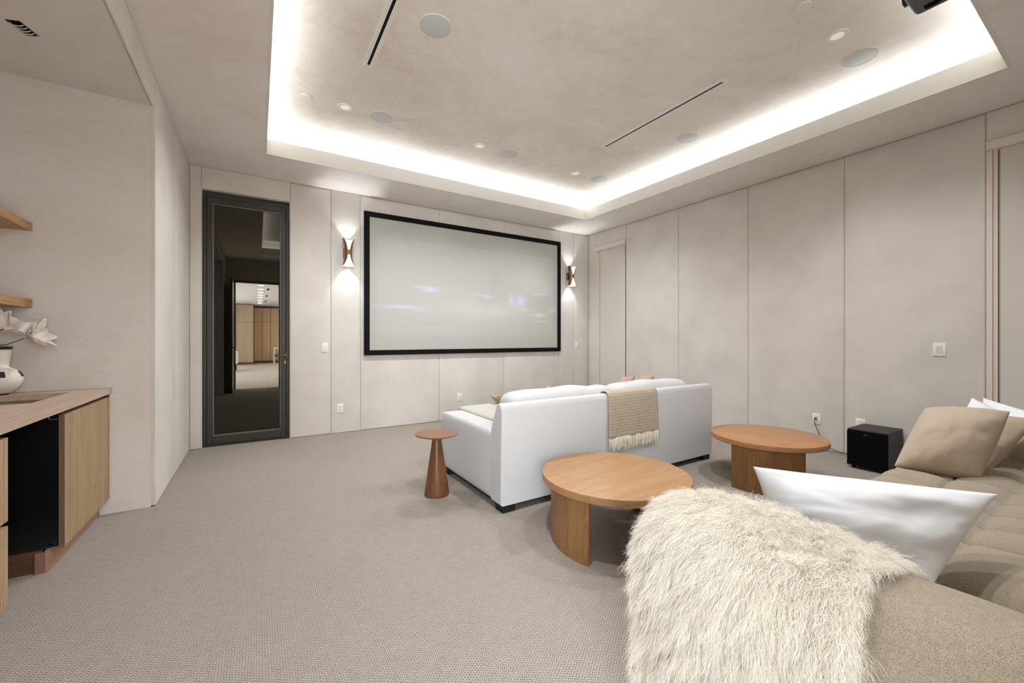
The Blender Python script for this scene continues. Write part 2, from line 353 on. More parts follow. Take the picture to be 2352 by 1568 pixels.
# --- left wall and bar niche
PT = .026
bm = bmesh.new(); box(bm, XL - .15, XL - PT, NY + .1, YF + .1, 0, H)
wl = struct('wall_left', bm, 'wall')
struct('wall_left_near', B(XL - .15, XL - PT, YB - .1, .4, 0, H), 'wall')
struct('wall_niche_end', B(NXB - .1, XL - PT, NY, NY + .1, 0, H), 'wall'); struct('wall_niche_back', B(NXB - .1, NXB, .5, NY, 0, H), 'wall')
struct('wall_niche_near', B(NXB - .1, XL - PT, .4, .5, 0, H), 'wall'); struct('ceiling_niche', B(NXB, XL - PT, .5, NY, NZ, H), 'wall')
def TL(y, d, z): return (XL + d, y, z)
for a, b in ((NY, 4.62), (4.62, YF)): wallpanel(wl, a, b, .004, H, TL, .006)
wallpanel(wl, YB, .5, .004, H, TL, .008)
wallpanel(wl, .5, NY + .0, NZ - .008, H, TL, .018, seg=5)
# --- back wall with the open doorway the photograph is taken from
BX0, BX1, BZ = -.45, .47, 2.53
bm = bmesh.new(); box(bm, XL - .15, BX0, YB - .12, YB, 0, H); box(bm, BX1, XR + .1, YB - .12, YB, 0, H); box(bm, BX0, BX1, YB - .12, YB, BZ, H)
struct('wall_back', bm, 'wall')
# --- the room beyond
FZ, FX0, FX1, FY = 2.78, -1.5, 3.6, -12.9
struct('floor_beyond_doorway', B(FX0, FX1, FY, YB - .02, -.04, 0), 'planks')
struct('ceiling_beyond_doorway', B(FX0, FX1, FY, YB - .12, FZ, FZ + .05), 'farceil')
struct('wall_beyond_doorway', boxes([(FX0, FX1, FY - .1, FY, 0, FZ), (FX0 - .1, FX0, FY, YB - .12, 0, FZ), (FX1, FX1 + .1, FY, YB - .12, 0, FZ)]), 'farceil')
d2 = struct('door_2', B(-.492, -.455, YB + .02, .46, .01, 2.50), 'frame')
obj('door_handle', tube(tube(bmesh.new(), [(-.455, .38, .985), (-.41, .38, .985)], .009), smoothpath([(-.41, .38, .985), (-.405, .36, .985), (-.405, .25, .985)]), .009), 'black', d2, smooth=True)
obj('door_frame', boxes([(BX0 - .03, BX0 + .02, YB - .125, YB + .01, 0, BZ), (BX1 - .02, BX1 + .03, YB - .125, YB + .01, 0, BZ), (BX0 - .03, BX1 + .03, YB - .125, YB + .01, BZ - .02, BZ + .03)]), 'framelip', d2)

# ================================================================== GLASS DOOR
dy = YF + .05
d1 = struct('door_1', boxes([(-.503, -.470, dy, dy + .05, 0, 2.785), (.292, .325, dy, dy + .05, 0, 2.785), (-.470, .292, dy, dy + .05, 2.748, 2.785), (-.470, .292, dy, dy + .05, 0, .02)], .003), 'frame')
obj('door_leaf', boxes([(-.466, -.420, dy - .012, dy + .04, .024, 2.744), (.242, .288, dy - .012, dy + .04, .024, 2.744), (-.420, .242, dy - .012, dy + .04, 2.690, 2.744), (-.420, .242, dy - .012, dy + .04, .024, .110)], .003), 'frame', d1)
obj('glazing_bead', boxes([(-.420, -.404, dy + .004, dy + .02, .110, 2.690), (.228, .242, dy + .004, dy + .02, .110, 2.690), (-.404, .228, dy + .004, dy + .02, 2.672, 2.690), (-.404, .228, dy + .004, dy + .02, .110, .126)], .002), 'framelip', d1)
obj('glass_pane', B(-.42, .242, dy + .018, dy + .024, .11, 2.69), 'glass', d1)
hb = tube(bmesh.new(), [(.286, dy - .012, .99), (.286, dy - .05, .99)], .009); tube(hb, smoothpath([(.286, dy - .05, .99), (.278, dy - .058, .99), (.25, dy - .06, .99), (.175, dy - .058, .988)]), .0095)
hr = bmesh.new(); lathe(hr, [(.026, 0), (.026, .008), (.022, .011)], 24)
for v in hr.verts: v.co = Vector((.286 + v.co.x * .8, dy - .012 - v.co.z, .99 + v.co.y * 1.25))
h1 = obj('door_handle', hb, 'brass', d1, smooth=True); obj('rosette', hr, 'brass', h1, smooth=True)
kb = bmesh.new(); lathe(kb, [(.0085, 0), (.0085, .002)], 20)
for v in kb.verts: v.co = Vector((.281 + v.co.x, dy - .012 - v.co.z, .915 + v.co.y))
box(kb, .2765, .2855, dy - .014, dy - .012, .893, .913); obj('keyhole', kb, 'white', d1)

# ================================================================== PROJECTION SCREEN
sx0, sx1, sz0, sz1 = 1.172, 4.405, .973, 2.843; fw = .066
t = thing('projection_screen', 'large white projection screen in a thick black frame on the panelled wall', 'projection screen', ((sx0 + sx1) / 2, YF - .01, sz0))
obj('frame', boxes([(sx0, sx1, YF - .045, YF, sz1 - fw, sz1), (sx0, sx1, YF - .045, YF, sz0, sz0 + fw), (sx0, sx0 + fw, YF - .045, YF, sz0 + fw, sz1 - fw), (sx1 - fw, sx1, YF - .045, YF, sz0 + fw, sz1 - fw)], .003), 'frameblack', t, world=True)
bm = bmesh.new(); ax0, ax1, az0, az1 = sx0 + fw, sx1 - fw, sz0 + fw, sz1 - fw
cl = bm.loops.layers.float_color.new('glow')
V = grid(bm, lambda u, v: Vector((ax0 + u * (ax1 - ax0), YF - .03, az0 + v * (az1 - az0))), 150, 86)
# faint projector picture, put into the canvas as its own emission: (u, v, ru, rv, strength, blue?)
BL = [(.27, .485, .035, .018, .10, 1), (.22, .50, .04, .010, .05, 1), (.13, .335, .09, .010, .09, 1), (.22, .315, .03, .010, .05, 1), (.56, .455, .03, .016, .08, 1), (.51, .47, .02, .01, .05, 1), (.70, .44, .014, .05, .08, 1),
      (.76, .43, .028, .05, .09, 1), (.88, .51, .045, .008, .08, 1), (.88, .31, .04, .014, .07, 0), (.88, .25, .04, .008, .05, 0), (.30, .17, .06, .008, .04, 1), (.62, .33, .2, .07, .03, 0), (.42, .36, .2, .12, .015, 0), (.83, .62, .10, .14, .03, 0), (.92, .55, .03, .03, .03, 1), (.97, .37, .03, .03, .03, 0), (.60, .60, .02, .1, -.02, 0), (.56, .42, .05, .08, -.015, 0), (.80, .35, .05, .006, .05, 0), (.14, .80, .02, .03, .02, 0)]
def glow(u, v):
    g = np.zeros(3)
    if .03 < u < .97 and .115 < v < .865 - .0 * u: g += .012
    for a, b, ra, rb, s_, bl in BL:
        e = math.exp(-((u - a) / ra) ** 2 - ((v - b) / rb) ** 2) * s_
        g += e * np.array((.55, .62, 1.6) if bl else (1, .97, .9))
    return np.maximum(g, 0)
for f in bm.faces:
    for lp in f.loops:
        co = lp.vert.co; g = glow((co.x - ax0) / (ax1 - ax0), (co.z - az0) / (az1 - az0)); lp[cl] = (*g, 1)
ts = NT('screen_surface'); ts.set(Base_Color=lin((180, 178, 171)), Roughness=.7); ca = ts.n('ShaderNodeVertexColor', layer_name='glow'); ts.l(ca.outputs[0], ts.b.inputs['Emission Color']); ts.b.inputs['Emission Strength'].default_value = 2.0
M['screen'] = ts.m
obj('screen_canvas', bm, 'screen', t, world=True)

# ================================================================== SCONCES
def sconce(x, label):
    t = thing('wall_sconce', label, 'wall lamp', (x, YF, 2.27), group='bronze sconces beside the screen')
    zc, hh = 0, .168
    def prof(k): return .042 + .026 * abs(k) ** 2.2, math.radians(14 + 44 * abs(k) ** 2.0)
    def shell(off):
        def F(u, v):
            k = v * 2 - 1; r, g = prof(k); a = (g + (2 * PI - 2 * g) * u) - PI / 2
            return Vector(((r + off) * math.cos(a), -.088 + (r + off) * .95 * math.sin(a), k * hh))
        return F
    bm = bmesh.new(); grid(bm, shell(.0025), 40, 24); obj('shade', bm, 'bronze', t, smooth=True)
    bm = bmesh.new(); grid(bm, shell(0), 40, 24); obj('shade_lining', bm, 'inner', t, smooth=True)
    obj('wall_mount', B(-.05, .05, -.045, 0, -.06, .06, bevel=.004), 'bronze', t)
    bm = bmesh.new()
    lathe(bm, [(.022, .034), (.022, .040)], 20, (0, -.088)); obj('upper_bulb', bm, 'bulb', t)
    bm = bmesh.new(); lathe(bm, [(.022, -.040), (.022, -.034)], 20, (0, -.088)); obj('lower_bulb', bm, 'bulb', t); bm = bmesh.new(); lathe(bm, [(.034, -.033), (.034, .033)], 24, (0, -.088)); obj('lamp_holder', bm, 'bronze', t, smooth=True)
    return t
sconce(.968, 'bronze up-and-down wall sconce between the glass door and the screen'); sconce(4.609, 'bronze up-and-down wall sconce between the screen and the room corner')

# ================================================================== CEILING FITTINGS
def ring(bm, c, prof, z, seg=40): lathe(bm, [(r, z + dz) for r, dz in prof], seg, c, cap=False)
def speaker(x, y, label):
    t = thing('ceiling_speaker', label, 'ceiling speaker', (x, y, TZ), group='round ceiling speakers')
    bm = bmesh.new(); lathe(bm, [(.001, -.004), (.108, -.004), (.110, -.003), (.110, 0)], 56, cap=False); obj('grille', bm, 'grille', t, smooth=True)
    bm = bmesh.new(); ring(bm, (0, 0), [(.110, 0), (.110, -.006), (.1145, -.005), (.1145, 0)], 0, 56); obj('bezel', bm, 'trimw', t, smooth=True)
    obj('badge', B(-.004, .004, .09, .098, -.0055, -.004), 'white', t)
speaker(1.05, 2.675, 'round grey ceiling speaker nearest the slot vent by the left cove'); speaker(1.035, 4.05, 'round ceiling speaker above the sconce beside the glass door')
speaker(2.494, 4.054, 'round ceiling speaker above the middle of the screen'); speaker(3.932, 4.045, 'round ceiling speaker in the tray corner above the right sconce')
speaker(3.937, 2.706, 'round ceiling speaker beside the far end of the long slot vent'); speaker(3.936, 1.229, 'large-looking white round ceiling speaker nearest the projector')
def downlight(x, y, label):
    t = thing('recessed_downlight', label, 'ceiling light', (x, y, TZ), group='recessed downlights in the tray')
    bm = bmesh.new(); ring(bm, (0, 0), [(.069, 0), (.068, -.006), (.050, -.008), (.042, -.004), (.040, 0)], 0, 48); obj('trim_ring', bm, 'white', t, smooth=True)
    bm = bmesh.new(); lathe(bm, [(.001, -.0015), (.041, -.0015)], 40, cap=False); obj('lens', bm, 'lampface', t)
for (x, y), lb in zip(DOWN[:4], ('white recessed downlight nearest the left cove, above the glass door', 'white recessed downlight above the middle of the screen', 'white recessed downlight in the tray near the right sconce', 'white recessed downlight between the projector and a speaker')): downlight(x, y, lb)
downlight(*DOWN[4], 'white recessed downlight over the fur throw'); downlight(*DOWN[5], 'white recessed downlight over the bar side of the room')
def disc(x, y, z, label):
    bm = bmesh.new(); lathe(bm, [(.001, -.008), (.040, -.008), (.042, -.006), (.042, 0)], 32, cap=False)
    for v in bm.verts: v.co.z += 0
    o = obj('sprinkler_cover', bm, 'trimw', None, smooth=True); o.location = (x, y, z); tag(o, label, 'sprinkler cover', 'sprinkler covers on the ceiling')
for a in ((.371, 4.063, TZ, 'small white ceiling disc in the left cove corner of the tray'), (3.025, 4.088, TZ, 'small white ceiling disc between a speaker and a downlight above the screen'), (3.016, 1.235, TZ, 'small white ceiling disc near the projector'),
          (1.453, 5.161, H, 'small white disc on the lower ceiling above the screen'), (4.732, 3.252, H, 'small white disc on the lower ceiling above the right wall panels')): disc(*a)
def slot(x, y0, y1, label):
    t = thing('slot_vent', label, 'air vent', (x, (y0 + y1) / 2, TZ), group='linear slot vents in the tray')
    obj('vent_frame', boxes([(x - .039, x - .010, y0, y1, TZ - .006, TZ), (x + .010, x + .039, y0, y1, TZ - .006, TZ), (x - .010, x + .010, y0, y0 + .03, TZ - .006, TZ), (x - .010, x + .010, y1 - .03, y1, TZ - .006, TZ)]), 'trimw', t, world=True)
    obj('slot', boxes([(x - .010, x + .010, y0 + .03, y1 - .03, TZ - .004, TZ)]), 'dark', t, world=True)
    obj('slot_blade', boxes([(x - .0015, x + .0015, y0 + .03, y1 - .03, TZ - .0055, TZ - .004)]), 'blackgloss', t, world=True)
slot(.745, 1.93, 3.356, 'linear slot vent near the left cove'); slot(3.330, 1.93, 3.356, 'long linear slot vent near the right cove')
t = thing('projector', 'dark grey projector hanging from the tray ceiling', 'projector', (2.78, .5, 2.93))
obj('housing', B(2.56, 3.0, .30, .70, 2.912, 3.07, bevel=.028, seg=5), 'projector', t, smooth=True, world=True)
bm = bmesh.new(); lathe(bm, [(.05, 0), (.055, .03), (.045, .035), (.04, .01)], 32)
for v in bm.verts: v.co = Vector((2.90 + v.co.x, .69 + v.co.z, 3.0 + v.co.y))
obj('lens', bm, 'blackgloss', t, smooth=True, world=True)
obj('adjuster', boxes([(2.925, 2.955, .60, .65, 2.906, 2.93), (2.93, 2.95, .585, .60, 2.909, 2.93)], .002), 'dark', t, world=True)
bm = bmesh.new(); lathe(bm, [(.02, 3.07), (.02, TZ - .01), (.06, TZ - .01), (.06, TZ)], 24, (2.78, .5)); obj('ceiling_mount', bm, 'black', t, smooth=True, world=True)
# cable opening in the niche ceiling
t = thing('cable_opening', 'small cut-out with dangling grey wires in the bar niche ceiling', 'cable opening', (-1.055, 3.205, NZ), rotz=-.35)
obj('opening', B(-.032, .032, -.055, .055, -.0015, 0), 'dark', t)
for k in range(5):
    yy = -.04 + k * .02; bm = tube(bmesh.new(), smoothpath([(-.025, yy, 0), (-.012, yy + .004, -.012), (.012, yy + .01, -.010), (.026, yy + .014, 0)], 5), .0028, 6); obj('wire', bm, 'grille', t, smooth=True)

# ================================================================== WALL PLATES
def plate(kind, label, o, side, w_=.072, h_=.116):
    t = thing('light_switch' if kind.startswith('s') else 'power_outlet', label, 'light switch' if kind.startswith('s') else 'power outlet', o, rotz=0 if side == 'F' else -PI / 2)
    obj('cover_plate', B(-w_ / 2, w_ / 2, -.007, 0, -h_ / 2, h_ / 2, bevel=.0025), 'white', t, smooth=True)
    if kind == 's1': obj('rocker', B(-.016, .016, -.011, -.006, -.033, .033, bevel=.002), 'trimw', t)
    elif kind == 's2':
        for k in (-.012, .012): obj('rocker', B(k - .009, k + .009, -.010, -.006, -.03, .03, bevel=.002), 'trimw', t)
    elif kind == 'sk':
        obj('keypad', B(-.018, .018, -.009, -.006, -.030, .030, bevel=.0015), 'grille', t); obj('button', B(-.004, .004, -.0105, -.009, -.004, .004), 'white', t)
    else:
        obj('socket_face', B(-.017, .017, -.009, -.006, -.034, .034, bevel=.002), 'trimw', t)
        L = []
        for cz in (-.018, .018): L += [(-.008, -.0055, -.0096, -.0088, cz, cz + .009), (.0055, .008, -.0096, -.0088, cz, cz + .009), (-.002, .002, -.0096, -.0088, cz - .009, cz - .005)]
        obj('socket_slots', boxes(L), 'dark', t)
    return t
plate('s1', 'white rocker light switch between the glass door and the left sconce', (.709, YF, 1.081), 'F'); plate('s2', 'small white double switch right of the screen near the corner', (4.788, YF, 1.069), 'F')
plate('o', 'white double outlet low on the wall below the left sconce', (.885, YF, .314), 'F'); plate('o', 'white double outlet low on the wall under the screen, left of the white sofa', (2.527, YF, .325), 'F')
plate('o', 'white outlet peeking over the white sofa back under the screen', (4.166, YF, .335), 'F'); plate('sk', 'white keypad switch on the right wall panel', (XR, 1.028, 1.095), 'R', .082, .118)
pl = plate('o', 'white outlet on the right wall with a black cord plugged in', (XR, 1.952, .333), 'R', .075, .112); plate('o', 'white outlet just above the black subwoofer', (XR, 1.578, .340), 'R', .075, .112)
bm = tube(bmesh.new(), smoothpath([(XR - .012, 1.955, .338), (XR - .035, 1.957, .336), (XR - .042, 1.955, .30), (XR - .03, 1.925, .20), (XR - .02, 1.895, .12), (XR - .03, 1.84, .065), (XR - .03, 1.75, .035), (XR - .035, 1.62, .03), (XR - .05, 1.50, .05)]), .0032, 8)
box(bm, XR - .03, XR - .010, 1.947, 1.964, .330, .346, bevel=.003)
tag(obj('speaker_cable', bm, 'rubber', None, smooth=True), 'thin black power cord from the wall outlet to the subwoofer', 'cord')

# ================================================================== BAR CABINETS
NXC = NXB + .012
CZ, CX = .857, -.839; SY1, SX1, SY0 = 3.62, -.99, 3.10
t = thing('countertop', 'pale stone countertop with a recessed sink along the bar niche', 'countertop', (CX, 2.3, CZ - .038))
Y0 = .55; ct = .038
obj('slab', boxes([(SX1, CX, Y0, NY, CZ - ct, CZ), (NXC, SX1, SY1, NY, CZ - ct, CZ), (NXC, SX1, Y0, SY0, CZ - ct, CZ), (NXC, -1.42, SY0, SY1, CZ - ct, CZ)]), 'stone', t, world=True)
obj('sink_basin', boxes([(-1.44, SX1 + .02, SY0 - .02, SY1 + .02, CZ - .16, CZ - .15), (SX1, SX1 + .018, SY0 - .02, SY1 + .02, CZ - .15, CZ - .040), (-1.44, -1.42, SY0 - .02, SY1 + .02, CZ - .15, CZ - .040), (-1.42, SX1, SY1, SY1 + .018, CZ - .15, CZ - .040), (-1.42, SX1, SY0 - .018, SY0, CZ - .15, CZ - .040)]), 'stoned', t, world=True)
def fluted(x, y0, y1, z0, z1, pitch=.031):
    bm = B(x - .020, x - .0075, y0, y1, z0, z1); n = max(1, round((y1 - y0) / pitch)); p = (y1 - y0) / n
    for k in range(n): box(bm, x - .008, x, y0 + k * p + (.0 if k == 0 else .0034), y0 + (k + 1) * p - (.0 if k == n - 1 else .0034), z0, z1)
    return bm
DXF = -.851
t = thing('bar_cabinet', 'fluted oak bar cabinet at the far end against the niche wall', 'cabinet', (DXF, 3.4, 0))
obj('carcass', boxes([(NXC, DXF - .022, 3.785, NY - .001, .105, .812), (NXC, DXF - .024, 3.06, 3.785, .105, .125), (NXC, NXC + .02, 3.06, 3.785, .105, .8), (DXF - .06, DXF - .03, 3.06, NY - .001, .79, .815)]), 'cabd', t, world=True)
dr = obj('door', fluted(DXF, 3.04, NY - .012, .106, .795), 'cab', t, world=True)
obj('door_edge', B(DXF - .021, DXF - .0002, 3.034, 3.0405, .106, .795), 'cabd', t, world=True)
obj('side_panel', B(NXC + .01, DXF - .024, 3.035, 3.055, .118, .815), 'blackgloss', t, world=True)
obj('filler_strip', B(DXF - .040, DXF - .001, NY - .011, NY - .001, .106, .818), 'cabd', t, world=True)
obj('toe_kick', B(-.915, -.902, 3.015, NY - .001, 0, .112), 'toe', t, world=True); obj('toe_block', B(-.950, -.916, 3.012, 3.03, 0, .104), 'block', t, world=True)
obj('toe_return', B(NXC + .02, -.93, 3.032, 3.045, 0, .112), 'ply', t, world=True)
bm = bmesh.new(); lathe(bm, [(.001, 0), (.005, 0), (.005, .002)], 16, cap=False)
for v in bm.verts: v.co = Vector((-.902 + v.co.x, 3.035 - v.co.z, .132 + v.co.y))
box(bm, -.892, -.886, 3.034, 3.035, .131, .133); obj('screw', bm, 'chrome', t, world=True)
obj('cable_clip', tube(bmesh.new(), smoothpath([(-.905, 3.025, .80), (-.905, 3.024, .785), (-.90, 3.023, .776), (-.885, 3.023, .775), (-.874, 3.026, .775)]), .0018, 6), 'chrome', t, smooth=True, world=True)
def drawercab(y0, y1, label):
    t = thing('drawer_cabinet', label, 'cabinet', (DXF, (y0 + y1) / 2, 0), group='fluted drawer cabinets')
    obj('carcass', boxes([(NXC, DXF - .022, y0 + .001, y0 + .02, .105, .812), (NXC, DXF - .022, y1 - .02, y1 - .001, .105, .812), (NXC, DXF - .022, y0, y1, .105, .12), (NXC, DXF - .024, y0 + .02, y1 - .02, .43, .46)]), 'black', t, world=True)
    for z0, z1 in ((.457, .793), (.120, .437)): obj('drawer', fluted(DXF, y0 + .003, y1 - .003, z0, z1), 'cab', t, world=True)
    obj('toe_kick', B(-.915, -.902, y0 + .001, y1 - .001, 0, .104), 'toe', t, world=True)
drawercab(1.67, 2.469, 'fluted oak drawer cabinet beside the empty appliance bay'); drawercab(.87, 1.668, 'fluted oak drawer cabinet further along the bar, away from the glass door')
for z0, z1, lb in ((1.871, 1.922, 'upper oak floating shelf in the bar niche'), (1.386, 1.440, 'lower oak floating shelf above the vase of flowers')):
    tag(obj('floating_shelf', B(NXC + .001, -1.206, 1.2, NY - .001, z0, z1, bevel=.002), 'shelf'), lb, 'shelf', 'floating shelves in the bar niche')

# ================================================================== VASE AND MAGNOLIAS
vx, vy = -1.305, 3.655
t = thing('vase', 'white ceramic bulb vase with black rim and black square mark', 'vase', (vx, vy, CZ))
prof = [(.046, .008), (.060, .014), (.085, .040), (.100, .070), (.1035, .092), (.100, .115), (.085, .140), (.062, .156), (.050, .163), (.0475, .170), (.049, .190), (.054, .230), (.059, .272), (.054, .272), (.048, .20)]
obj('body', lathe(bmesh.new(), prof, 64, cap=False), 'ceramic', t, smooth='all')
obj('base', lathe(bmesh.new(), [(.045, 0), (.047, .001), (.047, .010), (.04, .012)], 48), 'blackgloss', t, smooth=True)
obj('rim', lathe(bmesh.new(), [(.056, .270), (.061, .270), (.0615, .286), (.056, .287), (.054, .275)], 48, cap=False), 'blackgloss', t, smooth=True)
def patch(a0, a1):
    bm = bmesh.new()
    def F(u, v):
        z = .106 + .034 * v; a = a0 + (a1 - a0) * u
        rr = np.interp(z, [p[1] for p in prof[:9]], [p[0] for p in prof[:9]]) + .001
        return Vector((rr * math.cos(a), rr * math.sin(a), z))
    grid(bm, F, 10, 4); return bm
for a in (-1.66, -.1, 1.5, 3.1): obj('square_mark', patch(a, a + .75), 'black', t, smooth=True)
def petal(bm, root, d, up, L, W, cup, mi=0):
    d = d.normalized(); s = d.cross(up).normalized(); n = s.cross(d).normalized(); b0 = len(bm.verts)
    def F(u, v):
        wdt = W * (math.sin(PI * min(1, v ** .75 * .97)) ** .8 + .02) * (1 - .15 * v); x = (u * 2 - 1)
        bend = cup * (v * v) * L; side = .35 * wdt * x * x
        wob = .006 * math.sin(7 * v + x * 3)
        return root + d * (L * v) + s * (x * wdt) + n * (side + bend * .6 + wob)
    grid(bm, F, 9, 14)
def bloom(parent, c, axis, size, np_, seed):
    random.seed(seed); axis = axis.normalized(); a = axis.cross(Vector((0, 0, 1)) if abs(axis.z) < .9 else Vector((1, 0, 0))).normalized(); b = axis.cross(a)
    for k in range(np_):
        th = 2 * PI * k / np_ + random.uniform(-.2, .2); op = random.uniform(.75, 1.25)
        d = axis * math.cos(op) + (a * math.cos(th) + b * math.sin(th)) * math.sin(op)
        bm = bmesh.new(); petal(bm, c, d, axis, size * random.uniform(.85, 1.15), size * .30, random.uniform(.1, .35))
        o = obj('petal', bm, 'petalm', parent, smooth='all', world=True)
        md = o.modifiers.new('thick', 'SOLIDIFY'); md.thickness = .0012
    bm = bmesh.new(); bmesh.ops.create_uvsphere(bm, u_segments=12, v_segments=8, radius=.008, matrix=Matrix.Translation(c + axis * .012)); obj('pistil', bm, 'pistil', parent, smooth=True, world=True)
tp = NT('petalm'); nn = tp.noise(tp.coord(), 18, 4); tp.set(Base_Color=tp.ramp(nn, [(.3, lin((206, 194, 184))), (.7, lin((230, 224, 218)))]), Roughness=.75)
top = Vector((vx, vy, CZ + .27))
BR = [('magnolia stem with a big drooping bloom reaching right from the vase', [(.05, -.02, .03), (.12, -.03, .065)], [(.135, -.035, .07, (1, -.1, .25), .12, 7, 1), (.075, -.03, .10, (.6, -.3, .9), .10, 6, 2)]),
      ('magnolia stem with the open yellow-centred bloom over the vase rim', [(.01, -.03, .05), (.02, -.05, .11)], [(.02, -.055, .12, (.25, -.7, .6), .115, 8, 3)]),
      ('magnolia stem with the topmost bloom just under the shelf', [(-.03, .0, .06), (-.04, .01, .14)], [(-.03, -.0, .15, (-.1, -.4, .9), .10, 6, 5), (-.10, -.03, .10, (-.8, -.4, .5), .10, 6, 6)])]
for lb, st, bl in BR:
    t = thing('magnolia_branch', lb, 'flowers', tuple(top), group='magnolias in the vase')
    obj('stem', tube(bmesh.new(), smoothpath([Vector((0, 0, -.2)) + top, top] + [top + Vector(p) for p in st]), .0032, 8, .002), 'stem', t, smooth=True, world=True)
    for x, y, z, ax, sz, n_, sd in bl: bloom(t, top + Vector((x, y, z)), Vector(ax), sz, n_, sd)

# ================================================================== WHITE SOFA
sx0, sx1, sy0, sy1 = 1.396, 3.823, 2.36, 3.43
t = thing('sofa', 'white linen sofa seen from behind, facing the screen', 'sofa', ((sx0 + sx1) / 2, (sy0 + sy1) / 2, 0))
def wob(bm, amp=.004, f=3.0, seed=0):
    for v in bm.verts: v.co += noise.noise_vector(v.co * f + Vector((seed, 0, 0))) * amp
    return bm
def rbox(x0, x1, y0, y1, z0, z1, r, n=24, amp=.0, seed=0, p=0):
    """softly rounded, densely meshed block"""
    bm = B(x0, x1, y0, y1, z0, z1); bmesh.ops.subdivide_edges(bm, edges=bm.edges[:], cuts=n, use_grid_fill=True)
    c = Vector(((x0 + x1) / 2, (y0 + y1) / 2, (z0 + z1) / 2)); h = Vector(((x1 - x0) / 2, (y1 - y0) / 2, (z1 - z0) / 2)); rr = min(r, h.x, h.y, h.z)
    for v in bm.verts:
        d = v.co - c; q = Vector([max(-(h[i] - rr), min(h[i] - rr, d[i])) for i in range(3)]); e = d - q
        v.co = c + q + (e.normalized() * rr if e.length > 1e-6 else e)
        if p: # puff
            d = v.co - c; k = Vector([d[i] / h[i] for i in range(3)])
            v.co.z += p * (1 - k.x * k.x) * (1 - k.y * k.y) * (1 if d.z > 0 else -.3)
        if amp: v.co += noise.noise_vector(v.co * 5 + Vector((seed, 0, 0))) * amp
    return bm
pts = [(sy0, .055), (sy0, .70), (sy0 + .004, .727), (sy0 + .018, .743), (sy0 + .04, .748), (sy0 + .062, .742), (sy0 + .078, .722), (sy0 + .150, .552), (sy0 + .155, .055)]
bm = prism(bmesh.new(), pts, sx0, sx1, 'YZ'); es = [e for e in bm.edges if abs(e.verts[0].co.x - e.verts[1].co.x) < 1e-4]
bmesh.ops.bevel(bm, geom=es, offset=.012, segments=3, affect='EDGES', profile=.5)
obj('backrest', bm, 'linen', t, smooth=True, world=True)
for xx in (sx0, sx1 - .205): obj('armrest', rbox(xx + .002, xx + .203, sy0 + .05, sy1, .058, .54, .03, 16), 'linen', t, smooth=True, world=True)
obj('seat_base', B(sx0 + .2, sx1 - .2, sy0 + .1, sy1 - .01, .055, .33, bevel=.015), 'linen', t, smooth=True, world=True)
obj('base_panel', B(sx0 + .03, sx1 - .03, sy0 + .03, sy1 - .03, .035, .06), 'black', t, world=True)
for a, b, sd in ((sx0 + .207, 2.608, 1), (2.612, sx1 - .207, 2)):
    cu = obj('seat_cushion', rbox(a, b, sy0 + .16, sy1 + .10, .335, .555, .035, 20, .003, sd, .018), 'seat', t, smooth=True, world=True)
    bmp = bmesh.new(); z_ = .548
    loop = [(a + .003, sy0 + .2, z_ - .02), (a + .003, sy1 + .075, z_ - .02), (a + .02, sy1 + .094, z_ - .02), (b - .02, sy1 + .094, z_ - .02), (b - .003, sy1 + .075, z_ - .02), (b - .003, sy0 + .2, z_ - .02)]
    pp = obj('piping', tube(bmp, loop, .0035, 6), 'piping', t, smooth=True, world=True)
for a, b, sd in ((1.53, 2.585, 3), (2.595, 3.63, 4)):
    bm = rbox(a, b, sy0 + .10, sy0 + .32, .50, .800, .085, 26, .010, sd)
    for v in bm.verts:
        k = (v.co.x - (a + b) / 2) / ((b - a) / 2); v.co.z += -.020 * k ** 6 * (v.co.z > .6) + .012 * noise.noise(Vector((v.co.x * 4, sd * 3, 0)))
    obj('back_cushion', bm, 'linen', t, smooth='all', world=True)
for x in (sx0 + .02, sx1 - .12):
    for y in (sy0 + .015, sy1 - .12): obj('leg', B(x, x + .10, y, y + .10, 0, .055), 'black', t, world=True)
obj('leg', B(2.56, 2.66, sy0 + .05, sy0 + .15, 0, .05), 'black', t, world=True)

